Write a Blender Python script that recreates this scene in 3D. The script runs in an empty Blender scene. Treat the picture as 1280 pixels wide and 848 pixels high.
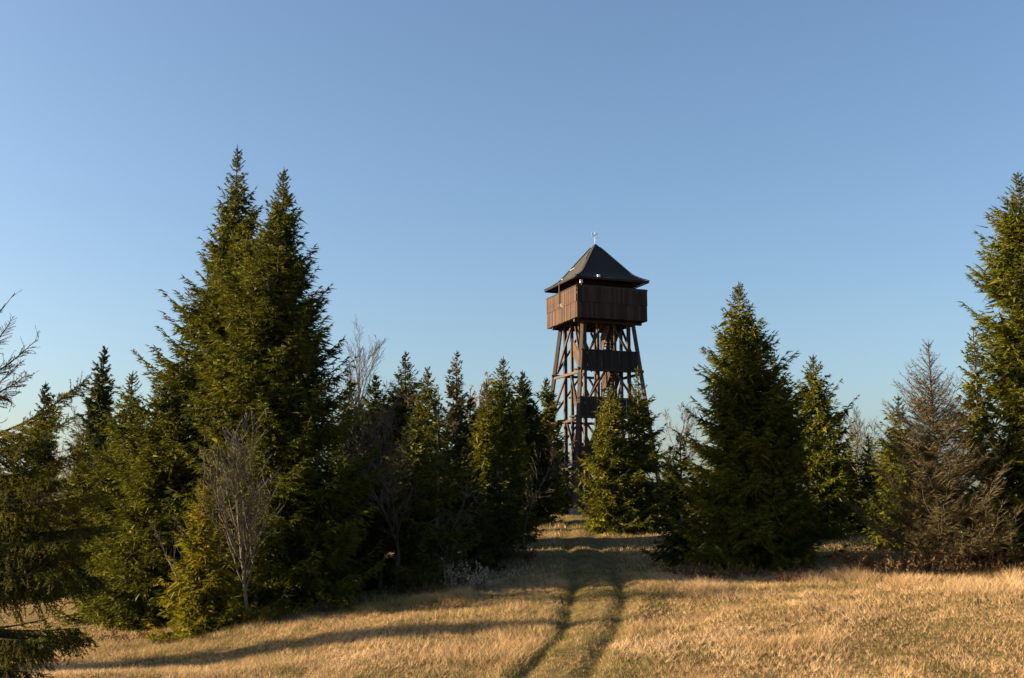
import bpy, math
import numpy as np
from mathutils import Vector, Matrix

# ------------------------------------------------------------------ camera, sky, sun, exposure
FPX, CX, CY, PITCH = 1372.0, 640.0, 424.0, math.atan(216.0/1372.0)
SUN_EL, SUN_TOWARD_CAM = 16.0, -0.5          # degrees: height of the sun, how far it stands behind the camera's left
SKY_STRENGTH, SUN_STRENGTH, EXPOSURE = 0.050, 5.0, 2.12

scene = bpy.context.scene
col = scene.collection
cam_data = bpy.data.cameras.new('camera')
cam = bpy.data.objects.new('camera', cam_data); col.objects.link(cam)
cam_data.sensor_width = 36.0; cam_data.lens = FPX/1280.0*36.0
cam_data.clip_start = 0.1; cam_data.clip_end = 5000
cam.location = (0, 0, 0); cam.rotation_euler = (math.pi/2 + PITCH, 0, 0)
scene.camera = cam

world = bpy.data.worlds.new('World'); scene.world = world; world.use_nodes = True
wn = world.node_tree; bg = wn.nodes['Background']
sky = wn.nodes.new('ShaderNodeTexSky'); sky.sky_type = 'NISHITA'; sky.sun_disc = False
sky.sun_elevation = math.radians(SUN_EL); sky.sun_rotation = math.radians(-90 - SUN_TOWARD_CAM)
sky.altitude = 900; sky.air_density = 1.15; sky.dust_density = 4.0; sky.ozone_density = 2.9
wn.links.new(sky.outputs[0], bg.inputs[0]); bg.inputs[1].default_value = SKY_STRENGTH

sd = bpy.data.lights.new('sun', 'SUN'); sun = bpy.data.objects.new('sun', sd); col.objects.link(sun)
sd.energy = SUN_STRENGTH; sd.angle = math.radians(0.53); sd.color = (1.0, 0.77, 0.50)
_e, _t = math.radians(SUN_EL), math.radians(SUN_TOWARD_CAM)
SUN_DIR = Vector((-math.cos(_e)*math.cos(_t), -math.cos(_e)*math.sin(_t), math.sin(_e)))   # towards the sun
sun.rotation_euler = (-SUN_DIR).to_track_quat('-Z', 'Y').to_euler()
sun.location = (-40, -10, 40)
vs = scene.view_settings
vs.view_transform = 'Standard'; vs.look = 'None'; vs.exposure = EXPOSURE; vs.gamma = 1.0; vs.use_curve_mapping = False
scene.cycles.max_bounces = 5; scene.cycles.diffuse_bounces = 3; scene.cycles.glossy_bounces = 2
scene.cycles.transmission_bounces = 2
scene.render.use_persistent_data = False

# ------------------------------------------------------------------ helpers
def P(px, py, d):
    """world point seen at photograph pixel (px, py) that stands d metres out from the camera"""
    cx, cy = (px-CX)/FPX, -(py-CY)/FPX
    c, s = math.cos(PITCH), math.sin(PITCH)
    v = np.array([cx, c - cy*s, s + cy*c])
    return v*(d/v[1])

def props(o, label=None, cat=None, group=None, kind=None):
    if label: o['label'] = label
    if cat: o['category'] = cat
    if group: o['group'] = group
    if kind: o['kind'] = kind
    return o

def empty(name, loc, rz=0.0):
    o = bpy.data.objects.new(name, None); col.objects.link(o)
    o.location = loc; o.rotation_euler = (0, 0, rz); o.empty_display_size = 0.2
    return o

def link(name, me, mat=None, parent=None):
    o = bpy.data.objects.new(name, me); col.objects.link(o)
    if mat is not None and not me.materials: me.materials.append(mat)
    if parent is not None: o.parent = parent
    return o

def np_mesh(name, V, F, attr=None, smooth=False):
    """V (n,3), F (m,3) or (m,4); attr: dict name -> per-face float array"""
    V = np.asarray(V, np.float32); F = np.asarray(F, np.int32)
    k = F.shape[1]
    me = bpy.data.meshes.new(name)
    me.vertices.add(len(V)); me.vertices.foreach_set('co', V.ravel())
    me.loops.add(F.size); me.loops.foreach_set('vertex_index', F.ravel())
    me.polygons.add(len(F))
    me.polygons.foreach_set('loop_start', np.arange(0, F.size, k, dtype=np.int32))
    if smooth: me.polygons.foreach_set('use_smooth', np.ones(len(F), bool))
    else: me.polygons.foreach_set('use_smooth', np.zeros(len(F), bool))
    me.update(calc_edges=True)
    for nm, a in (attr or {}).items():
        at = me.attributes.new(nm, 'FLOAT', 'FACE'); at.data.foreach_set('value', np.asarray(a, np.float32))
    return me

def vnoise(x, y, scale, seed):
    """smooth value noise in 0..1"""
    r = np.random.RandomState(seed); n = 256
    g = r.rand(n, n)
    u = np.asarray(x)/scale + 1000.0; v = np.asarray(y)/scale + 1000.0
    iu = np.floor(u).astype(int); iv = np.floor(v).astype(int)
    fu = u-iu; fv = v-iv
    fu = fu*fu*(3-2*fu); fv = fv*fv*(3-2*fv)
    a = g[iu % n, iv % n]; b = g[(iu+1) % n, iv % n]; c = g[iu % n, (iv+1) % n]; d = g[(iu+1) % n, (iv+1) % n]
    return (a*(1-fu)+b*fu)*(1-fv) + (c*(1-fu)+d*fu)*fv

def unit(a):
    return a/np.maximum(np.linalg.norm(a, axis=-1, keepdims=True), 1e-9)

def frames(d):
    """two unit vectors across each direction"""
    h = np.where(np.abs(d[:, 2:3]) < 0.9, np.array([[0, 0, 1.0]]), np.array([[1.0, 0, 0]]))
    a = unit(np.cross(d, h)); return a, np.cross(d, a)

def spindles(p, d, L, W, rot):
    """needle-covered twigs: one slim pointed face each, turned at random about its own axis"""
    a, b = frames(d); n = len(p)
    e = (a*np.cos(rot)[:, None] + b*np.sin(rot)[:, None])*(W*0.5)[:, None]
    V = np.stack([p-e, p+e, p+d*L[:, None]], 1)
    return V.reshape(-1, 3), np.arange(3*n).reshape(-1, 3)

def tubes(p0, p1, r0, r1, sides=3):
    """tapered prisms without caps"""
    p0, p1 = np.asarray(p0, float), np.asarray(p1, float)
    d = unit(p1-p0); a, b = frames(d); n = len(p0)
    V = np.empty((n, 2*sides, 3))
    for k in range(sides):
        th = k*2*math.pi/sides
        o = a*math.cos(th) + b*math.sin(th)
        V[:, k] = p0 + o*np.asarray(r0)[:, None]; V[:, sides+k] = p1 + o*np.asarray(r1)[:, None]
    i = np.arange(n)[:, None]*(2*sides)
    F = np.concatenate([i+np.array([[k, (k+1) % sides, sides+(k+1) % sides, sides+k]]) for k in range(sides)], 1).reshape(-1, 4)
    return V.reshape(-1, 3), F

def join(parts):
    Vs, Fs, o = [], [], 0
    for V, F in parts:
        Vs.append(V); Fs.append(F+o); o += len(V)
    return np.concatenate(Vs), np.concatenate(Fs)

# ------------------------------------------------------------------ materials
def mat_base(name):
    m = bpy.data.materials.new(name); m.use_nodes = True
    nt = m.node_tree; return m, nt, nt.nodes['Principled BSDF'], nt.nodes['Material Output']

def ramp(nt, stops):
    r = nt.nodes.new('ShaderNodeValToRGB'); e = r.color_ramp.elements
    while len(e) < len(stops): e.new(0.5)
    for k, (pos, c) in enumerate(stops): e[k].position = pos; e[k].color = (*c, 1)
    return r

def noise(nt, scale, detail=4, rough=0.55, vec=None):
    n = nt.nodes.new('ShaderNodeTexNoise'); n.inputs['Scale'].default_value = scale
    n.inputs['Detail'].default_value = detail; n.inputs['Roughness'].default_value = rough
    if vec is not None: nt.links.new(vec, n.inputs['Vector'])
    return n

def foliage_mat(name, stops, transl=0.22, rough=0.8, spec=0.06):
    m, nt, b, out = mat_base(name)
    at = nt.nodes.new('ShaderNodeAttribute'); at.attribute_name = 'tint'
    r = ramp(nt, stops); nt.links.new(at.outputs['Fac'], r.inputs[0])
    nt.links.new(r.outputs[0], b.inputs['Base Color'])
    b.inputs['Roughness'].default_value = rough; b.inputs['Specular IOR Level'].default_value = spec
    if transl > 0:
        t = nt.nodes.new('ShaderNodeBsdfTranslucent'); nt.links.new(r.outputs[0], t.inputs[0])
        mx = nt.nodes.new('ShaderNodeMixShader'); mx.inputs[0].default_value = transl
        nt.links.new(b.outputs[0], mx.inputs[1]); nt.links.new(t.outputs[0], mx.inputs[2])
        nt.links.new(mx.outputs[0], out.inputs[0])
    return m

def bark_mat(name, c0, c1, scale=9.0, bump=0.5):
    m, nt, b, out = mat_base(name)
    tc = nt.nodes.new('ShaderNodeTexCoord'); mp = nt.nodes.new('ShaderNodeMapping')
    mp.inputs['Scale'].default_value = (1, 1, 0.25); nt.links.new(tc.outputs['Object'], mp.inputs[0])
    n = noise(nt, scale, 6, 0.6, mp.outputs[0])
    r = ramp(nt, [(0.3, c0), (0.7, c1)]); nt.links.new(n.outputs[0], r.inputs[0])
    nt.links.new(r.outputs[0], b.inputs['Base Color']); b.inputs['Roughness'].default_value = 0.9
    b.inputs['Specular IOR Level'].default_value = 0.1
    bp = nt.nodes.new('ShaderNodeBump'); bp.inputs['Strength'].default_value = bump; bp.inputs['Distance'].default_value = 0.02
    nt.links.new(n.outputs[0], bp.inputs['Height']); nt.links.new(bp.outputs[0], b.inputs['Normal'])
    return m

def wood_mat(name, c0, c1, c2, rough=0.8):
    """weathered boards: grain along the object's own height, each object another shade"""
    m, nt, b, out = mat_base(name)
    tc = nt.nodes.new('ShaderNodeTexCoord'); mp = nt.nodes.new('ShaderNodeMapping')
    mp.inputs['Scale'].default_value = (14, 14, 1.2); nt.links.new(tc.outputs['Object'], mp.inputs[0])
    oi = nt.nodes.new('ShaderNodeObjectInfo')
    cb = nt.nodes.new('ShaderNodeVectorMath'); cb.operation = 'ADD'
    nt.links.new(mp.outputs[0], cb.inputs[0]); nt.links.new(oi.outputs['Location'], cb.inputs[1])
    n = noise(nt, 1.4, 5, 0.6, cb.outputs[0])
    r = ramp(nt, [(0.25, c0), (0.5, c1), (0.78, c2)])
    ad = nt.nodes.new('ShaderNodeMath'); ad.operation = 'MULTIPLY_ADD'
    ad.inputs[1].default_value = 0.44; ad.inputs[2].default_value = -0.22
    nt.links.new(oi.outputs['Random'], ad.inputs[0])
    sm = nt.nodes.new('ShaderNodeMath'); sm.operation = 'ADD'
    nt.links.new(n.outputs[0], sm.inputs[0]); nt.links.new(ad.outputs[0], sm.inputs[1])
    nt.links.new(sm.outputs[0], r.inputs[0]); nt.links.new(r.outputs[0], b.inputs['Base Color'])
    b.inputs['Roughness'].default_value = rough; b.inputs['Specular IOR Level'].default_value = 0.2
    bp = nt.nodes.new('ShaderNodeBump'); bp.inputs['Strength'].default_value = 0.35; bp.inputs['Distance'].default_value = 0.01
    nt.links.new(n.outputs[0], bp.inputs['Height']); nt.links.new(bp.outputs[0], b.inputs['Normal'])
    return m

def plain_mat(name, c, rough=0.5, metal=0.0, var=0.25, scale=3.0):
    m, nt, b, out = mat_base(name)
    tc = nt.nodes.new('ShaderNodeTexCoord'); n = noise(nt, scale, 5, 0.6, tc.outputs['Object'])
    r = ramp(nt, [(0.3, tuple(x*(1-var) for x in c)), (0.7, tuple(min(1, x*(1+var)) for x in c))])
    nt.links.new(n.outputs[0], r.inputs[0]); nt.links.new(r.outputs[0], b.inputs['Base Color'])
    b.inputs['Roughness'].default_value = rough; b.inputs['Metallic'].default_value = metal
    return m

M = {}
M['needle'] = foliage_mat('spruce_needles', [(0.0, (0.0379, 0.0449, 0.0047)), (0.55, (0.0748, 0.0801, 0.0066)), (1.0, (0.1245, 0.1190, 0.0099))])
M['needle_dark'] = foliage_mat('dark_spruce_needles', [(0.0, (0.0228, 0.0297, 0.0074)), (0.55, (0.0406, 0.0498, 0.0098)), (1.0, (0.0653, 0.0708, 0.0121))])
M['needle_yellow'] = foliage_mat('yellowish_or_sunlit_needles', [(0.0, (0.0576, 0.0646, 0.0047)), (0.5, (0.1203, 0.1164, 0.0076)), (1.0, (0.2309, 0.1779, 0.0119))], transl=0.35)  # own yellow of young growth; on the foreground spruce it paints sunlight
M['needle_brown'] = foliage_mat('browning_spruce_needles', [(0.0, (0.040, 0.038, 0.015)), (0.5, (0.080, 0.068, 0.025)), (1.0, (0.15, 0.105, 0.045))])
M['dead_twig'] = foliage_mat('dead_spruce_twigs', [(0.0, (0.0385, 0.0305, 0.0138)), (0.5, (0.0770, 0.0612, 0.0285)), (1.0, (0.1309, 0.1086, 0.0537))], transl=0.0, rough=0.9)
M['bark'] = bark_mat('spruce_bark', (0.055, 0.042, 0.030), (0.15, 0.115, 0.08))
M['bark_twig'] = bark_mat('dark_twig_bark', (0.030, 0.021, 0.013), (0.075, 0.052, 0.032))
M['bark_grey'] = bark_mat('dead_wood_bark', (0.0467, 0.0398, 0.0304), (0.1122, 0.0935, 0.0725))
M['bark_rowan'] = bark_mat('smooth_grey_bark', (0.0704, 0.0609, 0.0440), (0.1496, 0.1308, 0.0968), 14)
M['twig_brown'] = bark_mat('bare_twigs', (0.0725, 0.0522, 0.0348), (0.1595, 0.1196, 0.0834), 14)
M['twig_red'] = bark_mat('reddish_twigs', (0.0572, 0.0288, 0.0167), (0.1144, 0.0627, 0.0340), 14)
M['autumn'] = foliage_mat('autumn_leaves', [(0.0, (0.1080, 0.0540, 0.0120)), (0.5, (0.1800, 0.0900, 0.0180)), (1.0, (0.2520, 0.1380, 0.0300))], transl=0.3)
M['bracken'] = foliage_mat('dry_bracken', [(0.0, (0.0616, 0.0304, 0.0132)), (0.5, (0.1100, 0.0585, 0.0242)), (1.0, (0.1584, 0.1028, 0.0484))], transl=0.2)
M['fluff'] = foliage_mat('seed_fluff', [(0.0, (0.2275, 0.1755, 0.1235)), (0.5, (0.3250, 0.2730, 0.2080)), (1.0, (0.4030, 0.3575, 0.2925))], transl=0.3)
M['grass'] = foliage_mat('dry_grass_blades', [(0.0, (0.0952, 0.0980, 0.0260)), (0.22, (0.2047, 0.1773, 0.0572)), (0.42, (0.3235, 0.2194, 0.0986)), (0.62, (0.4190, 0.2799, 0.1403)),
                                              (0.82, (0.5141, 0.3593, 0.1922)), (1.0, (0.5998, 0.4526, 0.2807))], transl=0.25, rough=0.7, spec=0.2)
M['board'] = wood_mat('weathered_boards', (0.0266, 0.0142, 0.0089), (0.0465, 0.0259, 0.0167), (0.0663, 0.0396, 0.0261))
M['beam'] = wood_mat('tower_beams', (0.0270, 0.0180, 0.0132), (0.0480, 0.0330, 0.0240), (0.0780, 0.0552, 0.0396))
M['room'] = wood_mat('dark_stained_boards', (0.0132, 0.0096, 0.0078), (0.0210, 0.0156, 0.0120), (0.0330, 0.0240, 0.0180))
M['roof'] = plain_mat('dark_roof_shingles', (0.0180, 0.0168, 0.0156), 0.95, 0, 0.35, 7)
M['metal'] = plain_mat('galvanised_metal', (0.62, 0.64, 0.66), 0.32, 0.9, 0.1)
M['dull_metal'] = plain_mat('dull_zinc', (0.16, 0.155, 0.15), 0.7, 0.3, 0.2)
M['dark_metal'] = plain_mat('dark_painted_metal', (0.06, 0.055, 0.05), 0.5, 0.6, 0.2)
M['lamp_glass'] = plain_mat('white_lamp_housing', (0.78, 0.77, 0.74), 0.4, 0, 0.05)
M['stone'] = plain_mat('footing_concrete', (0.1500, 0.1450, 0.1350), 0.9, 0, 0.3, 5)

# ------------------------------------------------------------------ the ground
def drow(py):      # metres out at which the track crosses a picture row
    return np.interp(py, [650, 665, 690, 715, 740, 775, 848], [82, 66, 50, 42, 37, 32, 26])
CTRL = []
for px, py, d in [(700, 848, 26), (700, 775, 32), (720, 740, 37), (720, 715, 42), (720, 690, 50), (700, 660, 66), (730, 642, 85),
                  (100, 846, 31), (300, 824, 31), (500, 797, 31.5), (200, 800, 39), (310, 777, 37.5), (480, 758, 38.5), (620, 741, 38),
                  (70, 782, 47), (-60, 800, 42), (30, 846, 27),
                  (1000, 848, 25.5), (1280, 848, 25.5), (1000, 770, 31.5), (1280, 770, 31), (925, 713, 41), (1280, 718, 38), (1165, 704, 39.5),
                  (1100, 668, 60), (1040, 660, 70), (1000, 690, 49), (530, 728, 44), (430, 700, 52), (780, 664, 64),
                  (1500, 720, 40), (1250, 680, 55)]:
    CTRL.append(P(px, py, d))
CTRL += [np.array(p, float) for p in [(0, 0, -1.7), (0, 10, -3.1), (-12, 14, -4.1), (14, 12, -3.6), (0, 19, -4.0), (-10, 22, -4.5), (12, 20, -4.0), (-40, 30, -6.0), (-42, 60, -6.0),
                                      (45, 30, -2.5), (48, 60, -1.5), (-30, 80, -3.5), (35, 90, -0.8), (0, 110, -1.0), (-50, 110, -5), (60, 120, -2)]]
CTRL = np.array(CTRL)
def _tps(r2):
    return np.where(r2 > 1e-9, r2*np.log(np.maximum(r2, 1e-9)), 0.0)
_n = len(CTRL)
_K = _tps(((CTRL[:, None, :2]-CTRL[None, :, :2])**2).sum(-1)) + np.eye(_n)*6.0
_Pm = np.concatenate([np.ones((_n, 1)), CTRL[:, :2]], 1)
_A = np.block([[_K, _Pm], [_Pm.T, np.zeros((3, 3))]])
_w = np.linalg.solve(_A, np.concatenate([CTRL[:, 2], np.zeros(3)]))

def ground_base(x, y):
    x = np.asarray(x, float); y = np.asarray(y, float)
    xc = np.clip(x, -55, 60); yc = np.clip(y, -5, 125)
    z = _w[_n] + _w[_n+1]*xc + _w[_n+2]*yc
    for k in range(_n):
        z = z + _w[k]*_tps((xc-CTRL[k, 0])**2 + (yc-CTRL[k, 1])**2)
    z = z - 0.06*np.maximum(y-125, 0) - 0.05*np.maximum(np.abs(x-xc), 0) - 0.02*np.maximum(-5-y, 0)
    return z
def on_ground(px, py):
    """point of the bare slope seen at a pixel"""
    ds = np.linspace(16, 110, 1900); r1 = P(px, py, 1.0)
    hit = np.nonzero(r1[2]*ds <= ground_base(r1[0]*ds, ds))[0]
    d = ds[hit[0]] if len(hit) else drow(py)
    return r1[0]*d, d
RUT_L = np.array(sorted([on_ground(px, py) for px, py in [(600, 900), (653, 838), (670, 822), (698, 793), (706, 775), (714, 747), (717, 719), (716, 700), (708, 682)]] + [(3.6, 70.0), (3.4, 90.0)], key=lambda q: q[1]))
RUT_R = np.array(sorted([on_ground(px, py) for px, py in [(690, 900), (733, 845), (747, 822), (766, 791), (778, 763), (778, 747), (770, 723), (762, 704), (748, 684)]] + [(5.2, 70.0), (5.0, 90.0)], key=lambda q: q[1]))
def rut_x(y, R):
    return np.interp(y, R[:, 1], R[:, 0])

def ground_z(x, y):
    x = np.asarray(x, float); y = np.asarray(y, float)
    z = ground_base(x, y)
    near = np.clip((110-y)/40, 0, 1)
    z = z + near*(0.22*(vnoise(x, y, 4.5, 11)-0.5) + 0.10*(vnoise(x, y, 1.6, 12)-0.5) + 0.05*(vnoise(x, y, 0.6, 13)-0.5))
    on = np.clip((y-15)/5, 0, 1)*np.clip((90-y)/10, 0, 1)
    for R in (RUT_L, RUT_R):
        dx = (x-rut_x(y, R) + 0.12*(vnoise(x*0, y, 1.7, 21)-0.5))
        dep = 0.085*np.clip((62-y)/18, 0.15, 1)*(0.35+1.2*vnoise(x*0+R[0, 0], y, 2.3, 22))
        z = z - on*dep*np.exp(-(dx/0.17)**2) + on*0.05*np.exp(-((np.abs(dx)-0.55)/0.25)**2)
    return z
def gz(x, y): return float(ground_z(np.array([x]), np.array([y]))[0])

def axis_steps(lo, hi, fine, far, growth=1.22):
    a = list(np.arange(lo, hi+1e-6, fine)); s = fine
    while a[-1] < far: s *= growth; a.append(a[-1]+s)
    s = fine
    while a[0] > -far: s *= growth; a.insert(0, a[0]-s)
    return np.array(a)
gx = axis_steps(-20, 24, 0.19, 2500); gy = axis_steps(22, 58, 0.19, 2500)
XX, YY = np.meshgrid(gx, gy)
ZZ = ground_z(XX.ravel(), YY.ravel())
V = np.stack([XX.ravel(), YY.ravel(), ZZ], 1)
nx, ny = len(gx), len(gy)
ii = (np.arange(ny-1)[:, None]*nx + np.arange(nx-1)[None, :]).ravel()
F = np.stack([ii, ii+1, ii+nx+1, ii+nx], 1)
m, nt, b, out = mat_base('meadow_soil')
tc = nt.nodes.new('ShaderNodeTexCoord')
n1 = noise(nt, 0.35, 6, 0.6, tc.outputs['Object']); n2 = noise(nt, 6.0, 6, 0.65, tc.outputs['Object'])
r1 = ramp(nt, [(0.32, (0.08, 0.072, 0.023)), (0.5, (0.15, 0.105, 0.045)), (0.68, (0.20, 0.14, 0.064))])
r2 = ramp(nt, [(0.3, (0.45, 0.40, 0.34)), (0.65, (1, 1, 1))])
nt.links.new(n1.outputs[0], r1.inputs[0]); nt.links.new(n2.outputs[0], r2.inputs[0])
mx = nt.nodes.new('ShaderNodeMix'); mx.data_type = 'RGBA'; mx.blend_type = 'MULTIPLY'; mx.inputs[0].default_value = 1.0
nt.links.new(r1.outputs[0], mx.inputs[6]); nt.links.new(r2.outputs[0], mx.inputs[7])
nt.links.new(mx.outputs[2], b.inputs['Base Color']); b.inputs['Roughness'].default_value = 0.95; b.inputs['Specular IOR Level'].default_value = 0.05
bp = nt.nodes.new('ShaderNodeBump'); bp.inputs['Strength'].default_value = 0.8; bp.inputs['Distance'].default_value = 0.06
nt.links.new(n2.outputs[0], bp.inputs['Height']); nt.links.new(bp.outputs[0], b.inputs['Normal'])
ground = link('ground', np_mesh('ground', V, F, smooth=True), m)
props(ground, 'dry autumn meadow rising towards the tower with two wheel ruts', 'ground', kind='structure')

# ------------------------------------------------------------------ observation tower
TD = 85.0
TC = P(745.5, 424, TD); TYAW = math.radians(20.6)
TB = gz(TC[0], TD)
tower = empty('observation_tower', (TC[0], TD, 0), TYAW)
props(tower, 'tall brown timber lookout tower with boarded gallery under a dark pyramid roof', 'tower')

def box_mesh(sx, sy, sz, bevel=0.0):
    x, y, z = sx/2, sy/2, sz/2
    v = np.array([(i, j, k) for i in (-x, x) for j in (-y, y) for k in (-z, z)])
    f = np.array([(0, 1, 3, 2), (4, 6, 7, 5), (0, 4, 5, 1), (2, 3, 7, 6), (0, 2, 6, 4), (1, 5, 7, 3)])
    return np_mesh('box', v, f)
_bc = {}
def box(name, c, size, mat, parent, rot=None):
    key = (round(size[0], 3), round(size[1], 3), round(size[2], 3), mat.name)
    if key not in _bc:
        _bc[key] = box_mesh(*size); _bc[key].materials.append(mat)
    o = link(name, _bc[key], None, parent); o.location = c
    if rot is not None: o.rotation_euler = rot
    return o
def beam(name, a, c, w, h, mat, parent):
    """timber of section w x h from a to c, long axis local z"""
    a, c = Vector(a), Vector(c); d = c-a
    o = box(name, (a+c)/2, (w, h, round(d.length, 2)), mat, parent)
    q = d.to_track_quat('Z', 'Y'); o.rotation_euler = q.to_euler()
    return o

zTop = 14.45                      # underside of the gallery
LEV = [zTop, 10.75, 7.1, 3.45, TB]
aT, aB = 2.12, 3.68               # half spread of the raking legs at top and ground
def leg_half(z): return aT + (aB-aT)*(zTop-z)/(zTop-TB)
IN = 2.0
for sx in (-1, 1):
    for sy in (-1, 1):
        lg = beam('leg', (sx*aB, sy*aB, TB-0.3), (sx*aT, sy*aT, zTop), 0.26, 0.26, M['beam'], tower)
        beam('corner_post', (sx*IN*0.93, sy*IN*0.93, TB-0.3), (sx*IN*0.93, sy*IN*0.93, zTop+0.02), 0.24, 0.24, M['beam'], tower)
        box('footing', (sx*aB, sy*aB, TB+0.05), (0.6, 0.6, 0.7), M['stone'], tower)
def face_pt(f, u, v, z):
    """u along the face, v out from the axis"""
    return [(u, -v, z), (v, u, z), (-u, v, z), (-v, -u, z)][f]
for f in range(4):
    for L in range(1, 5):
        zb, zt = LEV[L], LEV[L-1]
        hb, ht = leg_half(zb), leg_half(zt)
        if L < 4:
            beam('ledger', face_pt(f, -hb-0.25, hb+0.02*(f % 2), zb-0.12-0.20*(f % 2)), face_pt(f, hb+0.25, hb+0.02*(f % 2), zb-0.12-0.20*(f % 2)), 0.16, 0.19, M['beam'], tower)
        for s in (-1, 1):
            beam('post', face_pt(f, s*0.72, IN-0.22, zb), face_pt(f, s*0.72, IN-0.22, zt), 0.20, 0.20, M['beam'], tower)
            beam('brace', face_pt(f, s*(hb-0.15), hb-0.16, zb+0.05), face_pt(f, s*0.45, ht-0.13, zt-0.25), 0.13, 0.15, M['beam'], tower)
            if f in (1, 2): beam('brace', face_pt(f, s*0.72, IN-0.45, zb+0.1), face_pt(f, -s*0.72, IN-0.45-0.16*s, zt-0.2), 0.12, 0.14, M['beam'], tower)
# landings with boarded parapets along the front, half landings at the back, flights between them
def board_wall(parent, f, half, off, z0, z1, bw, mat, th=0.035, seed=0):
    r = np.random.RandomState(seed); n = max(1, int(round(2*half/bw))); w = 2*half/n
    for k in range(n):
        u = -half + (k+0.5)*w
        o = box('board', face_pt(f, u, off + float(r.choice([0, 0.006, 0.012, 0.02])), (z0+z1)/2 + float(r.choice([-0.01, 0, 0.012]))),
                ((round(w-0.016, 3), th, round(z1-z0, 3)) if f % 2 == 0 else (th, round(w-0.016, 3), round(z1-z0, 3))), mat, parent)
for L in range(1, 4):
    z = LEV[L]; h = leg_half(z) - 0.10
    ld = box('landing', (0, -(IN+0.55)/2-0.1, z+0.05), (2*h-0.3, IN-0.55, 0.12), M['room'], tower)
    pr = box('parapet', (0, -h-0.06, z+1.36), (2*h+0.1, 0.14, 0.07), M['beam'], tower)
    pr2 = empty('parapet', (0, 0, 0)); pr2.parent = tower
    board_wall(pr2, 0, h, h+0.06, z-0.06, z+1.32, 0.24, M['room'], seed=L)
    zh = z+1.78
    box('half_landing', (0, (IN+0.6)/2, zh), (2*IN-0.9, IN-0.65, 0.12), M['room'], tower)
    for s, za, zb in ((-1, z+0.1, zh), (1, zh+0.05, LEV[L-1]+0.05)):
        ya, yb = (-0.80, 0.80) if s < 0 else (0.80, -0.80)
        fl = empty('stair_flight', (0, 0, 0)); fl.parent = tower
        for q in range(9):
            t = (q+0.5)/9
            box('tread', (s*1.25, ya+(yb-ya)*t, za+(zb-za)*t), (0.86, 0.25, 0.05), M['beam'], fl)
        for e in (-1, 1):
            x = s*1.25 + e*0.47
            beam('stringer', (x, ya, za-0.12), (x, yb, zb-0.12), 0.06, 0.26, M['beam'], fl)
            for q in range(4):
                beam('side_board', (x+e*0.035, ya, za+0.28+q*0.235), (x+e*0.035, yb, zb+0.28+q*0.235), 0.03, 0.215, M['board'], fl)
            for yy, zz in ((ya, za), (yb, zb)):
                beam('newel', (x, yy, zz-0.15), (x, yy, zz+1.15), 0.09, 0.09, M['beam'], fl)
# gallery
GH = 2.95; zF, zM, zP = 14.60, 15.72, 16.86
for k in range(9):
    u = -2.7 + k*0.675
    beam('joist', (u, -GH+0.06, 14.56), (u, GH-0.06, 14.56), 0.14, 0.20, M['room'], tower)
for s in (-1, 1):
    beam('bearer', (-GH+0.1, s*aT, 14.36), (GH-0.1, s*aT, 14.36), 0.2, 0.19, M['beam'], tower)
for k in range(24):
    box('floor_plank', (-GH+0.13+k*(2*GH-0.26)/23, 0, 14.70), (0.235, 2*GH-0.12, 0.05), M['room'], tower)
for f in range(4):
    pr = empty('gallery_parapet', (0, 0, 0)); pr.parent = tower
    board_wall(pr, f, GH-0.03*(f % 2), GH, zF-0.12, zM, 0.19, M['board'], seed=10+f)
    board_wall(pr, f, GH-0.03*(f % 2), GH+0.035, zM-0.04, zP, 0.19, M['board'], seed=20+f)
    for z in (zF+0.3, zP-0.25, zM):
        beam('rail', face_pt(f, -GH+0.09, GH-0.09, z), face_pt(f, GH-0.09, GH-0.09, z), 0.09, 0.12, M['beam'], pr)
    beam('cap_rail', face_pt(f, -GH-0.02+0.0*f, GH+0.02, zP+0.03+0.002*f), face_pt(f, GH+0.02, GH+0.02, zP+0.03+0.002*f), 0.16 if f % 2 else 0.05, 0.05 if f % 2 else 0.16, M['beam'], pr)
    rw = empty('room_wall', (0, 0, 0)); rw.parent = tower
    board_wall(rw, f, 2.05-0.04*(f % 2), 2.05, 14.73, 18.2, 0.27, M['room'], seed=30+f)
for sx in (-1, 1):
    for sy in (-1, 1):
        beam('roof_post', (sx*2.16, sy*2.16, 14.73), (sx*2.16, sy*2.16, 17.85), 0.14, 0.14, M['beam'], tower)
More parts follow.
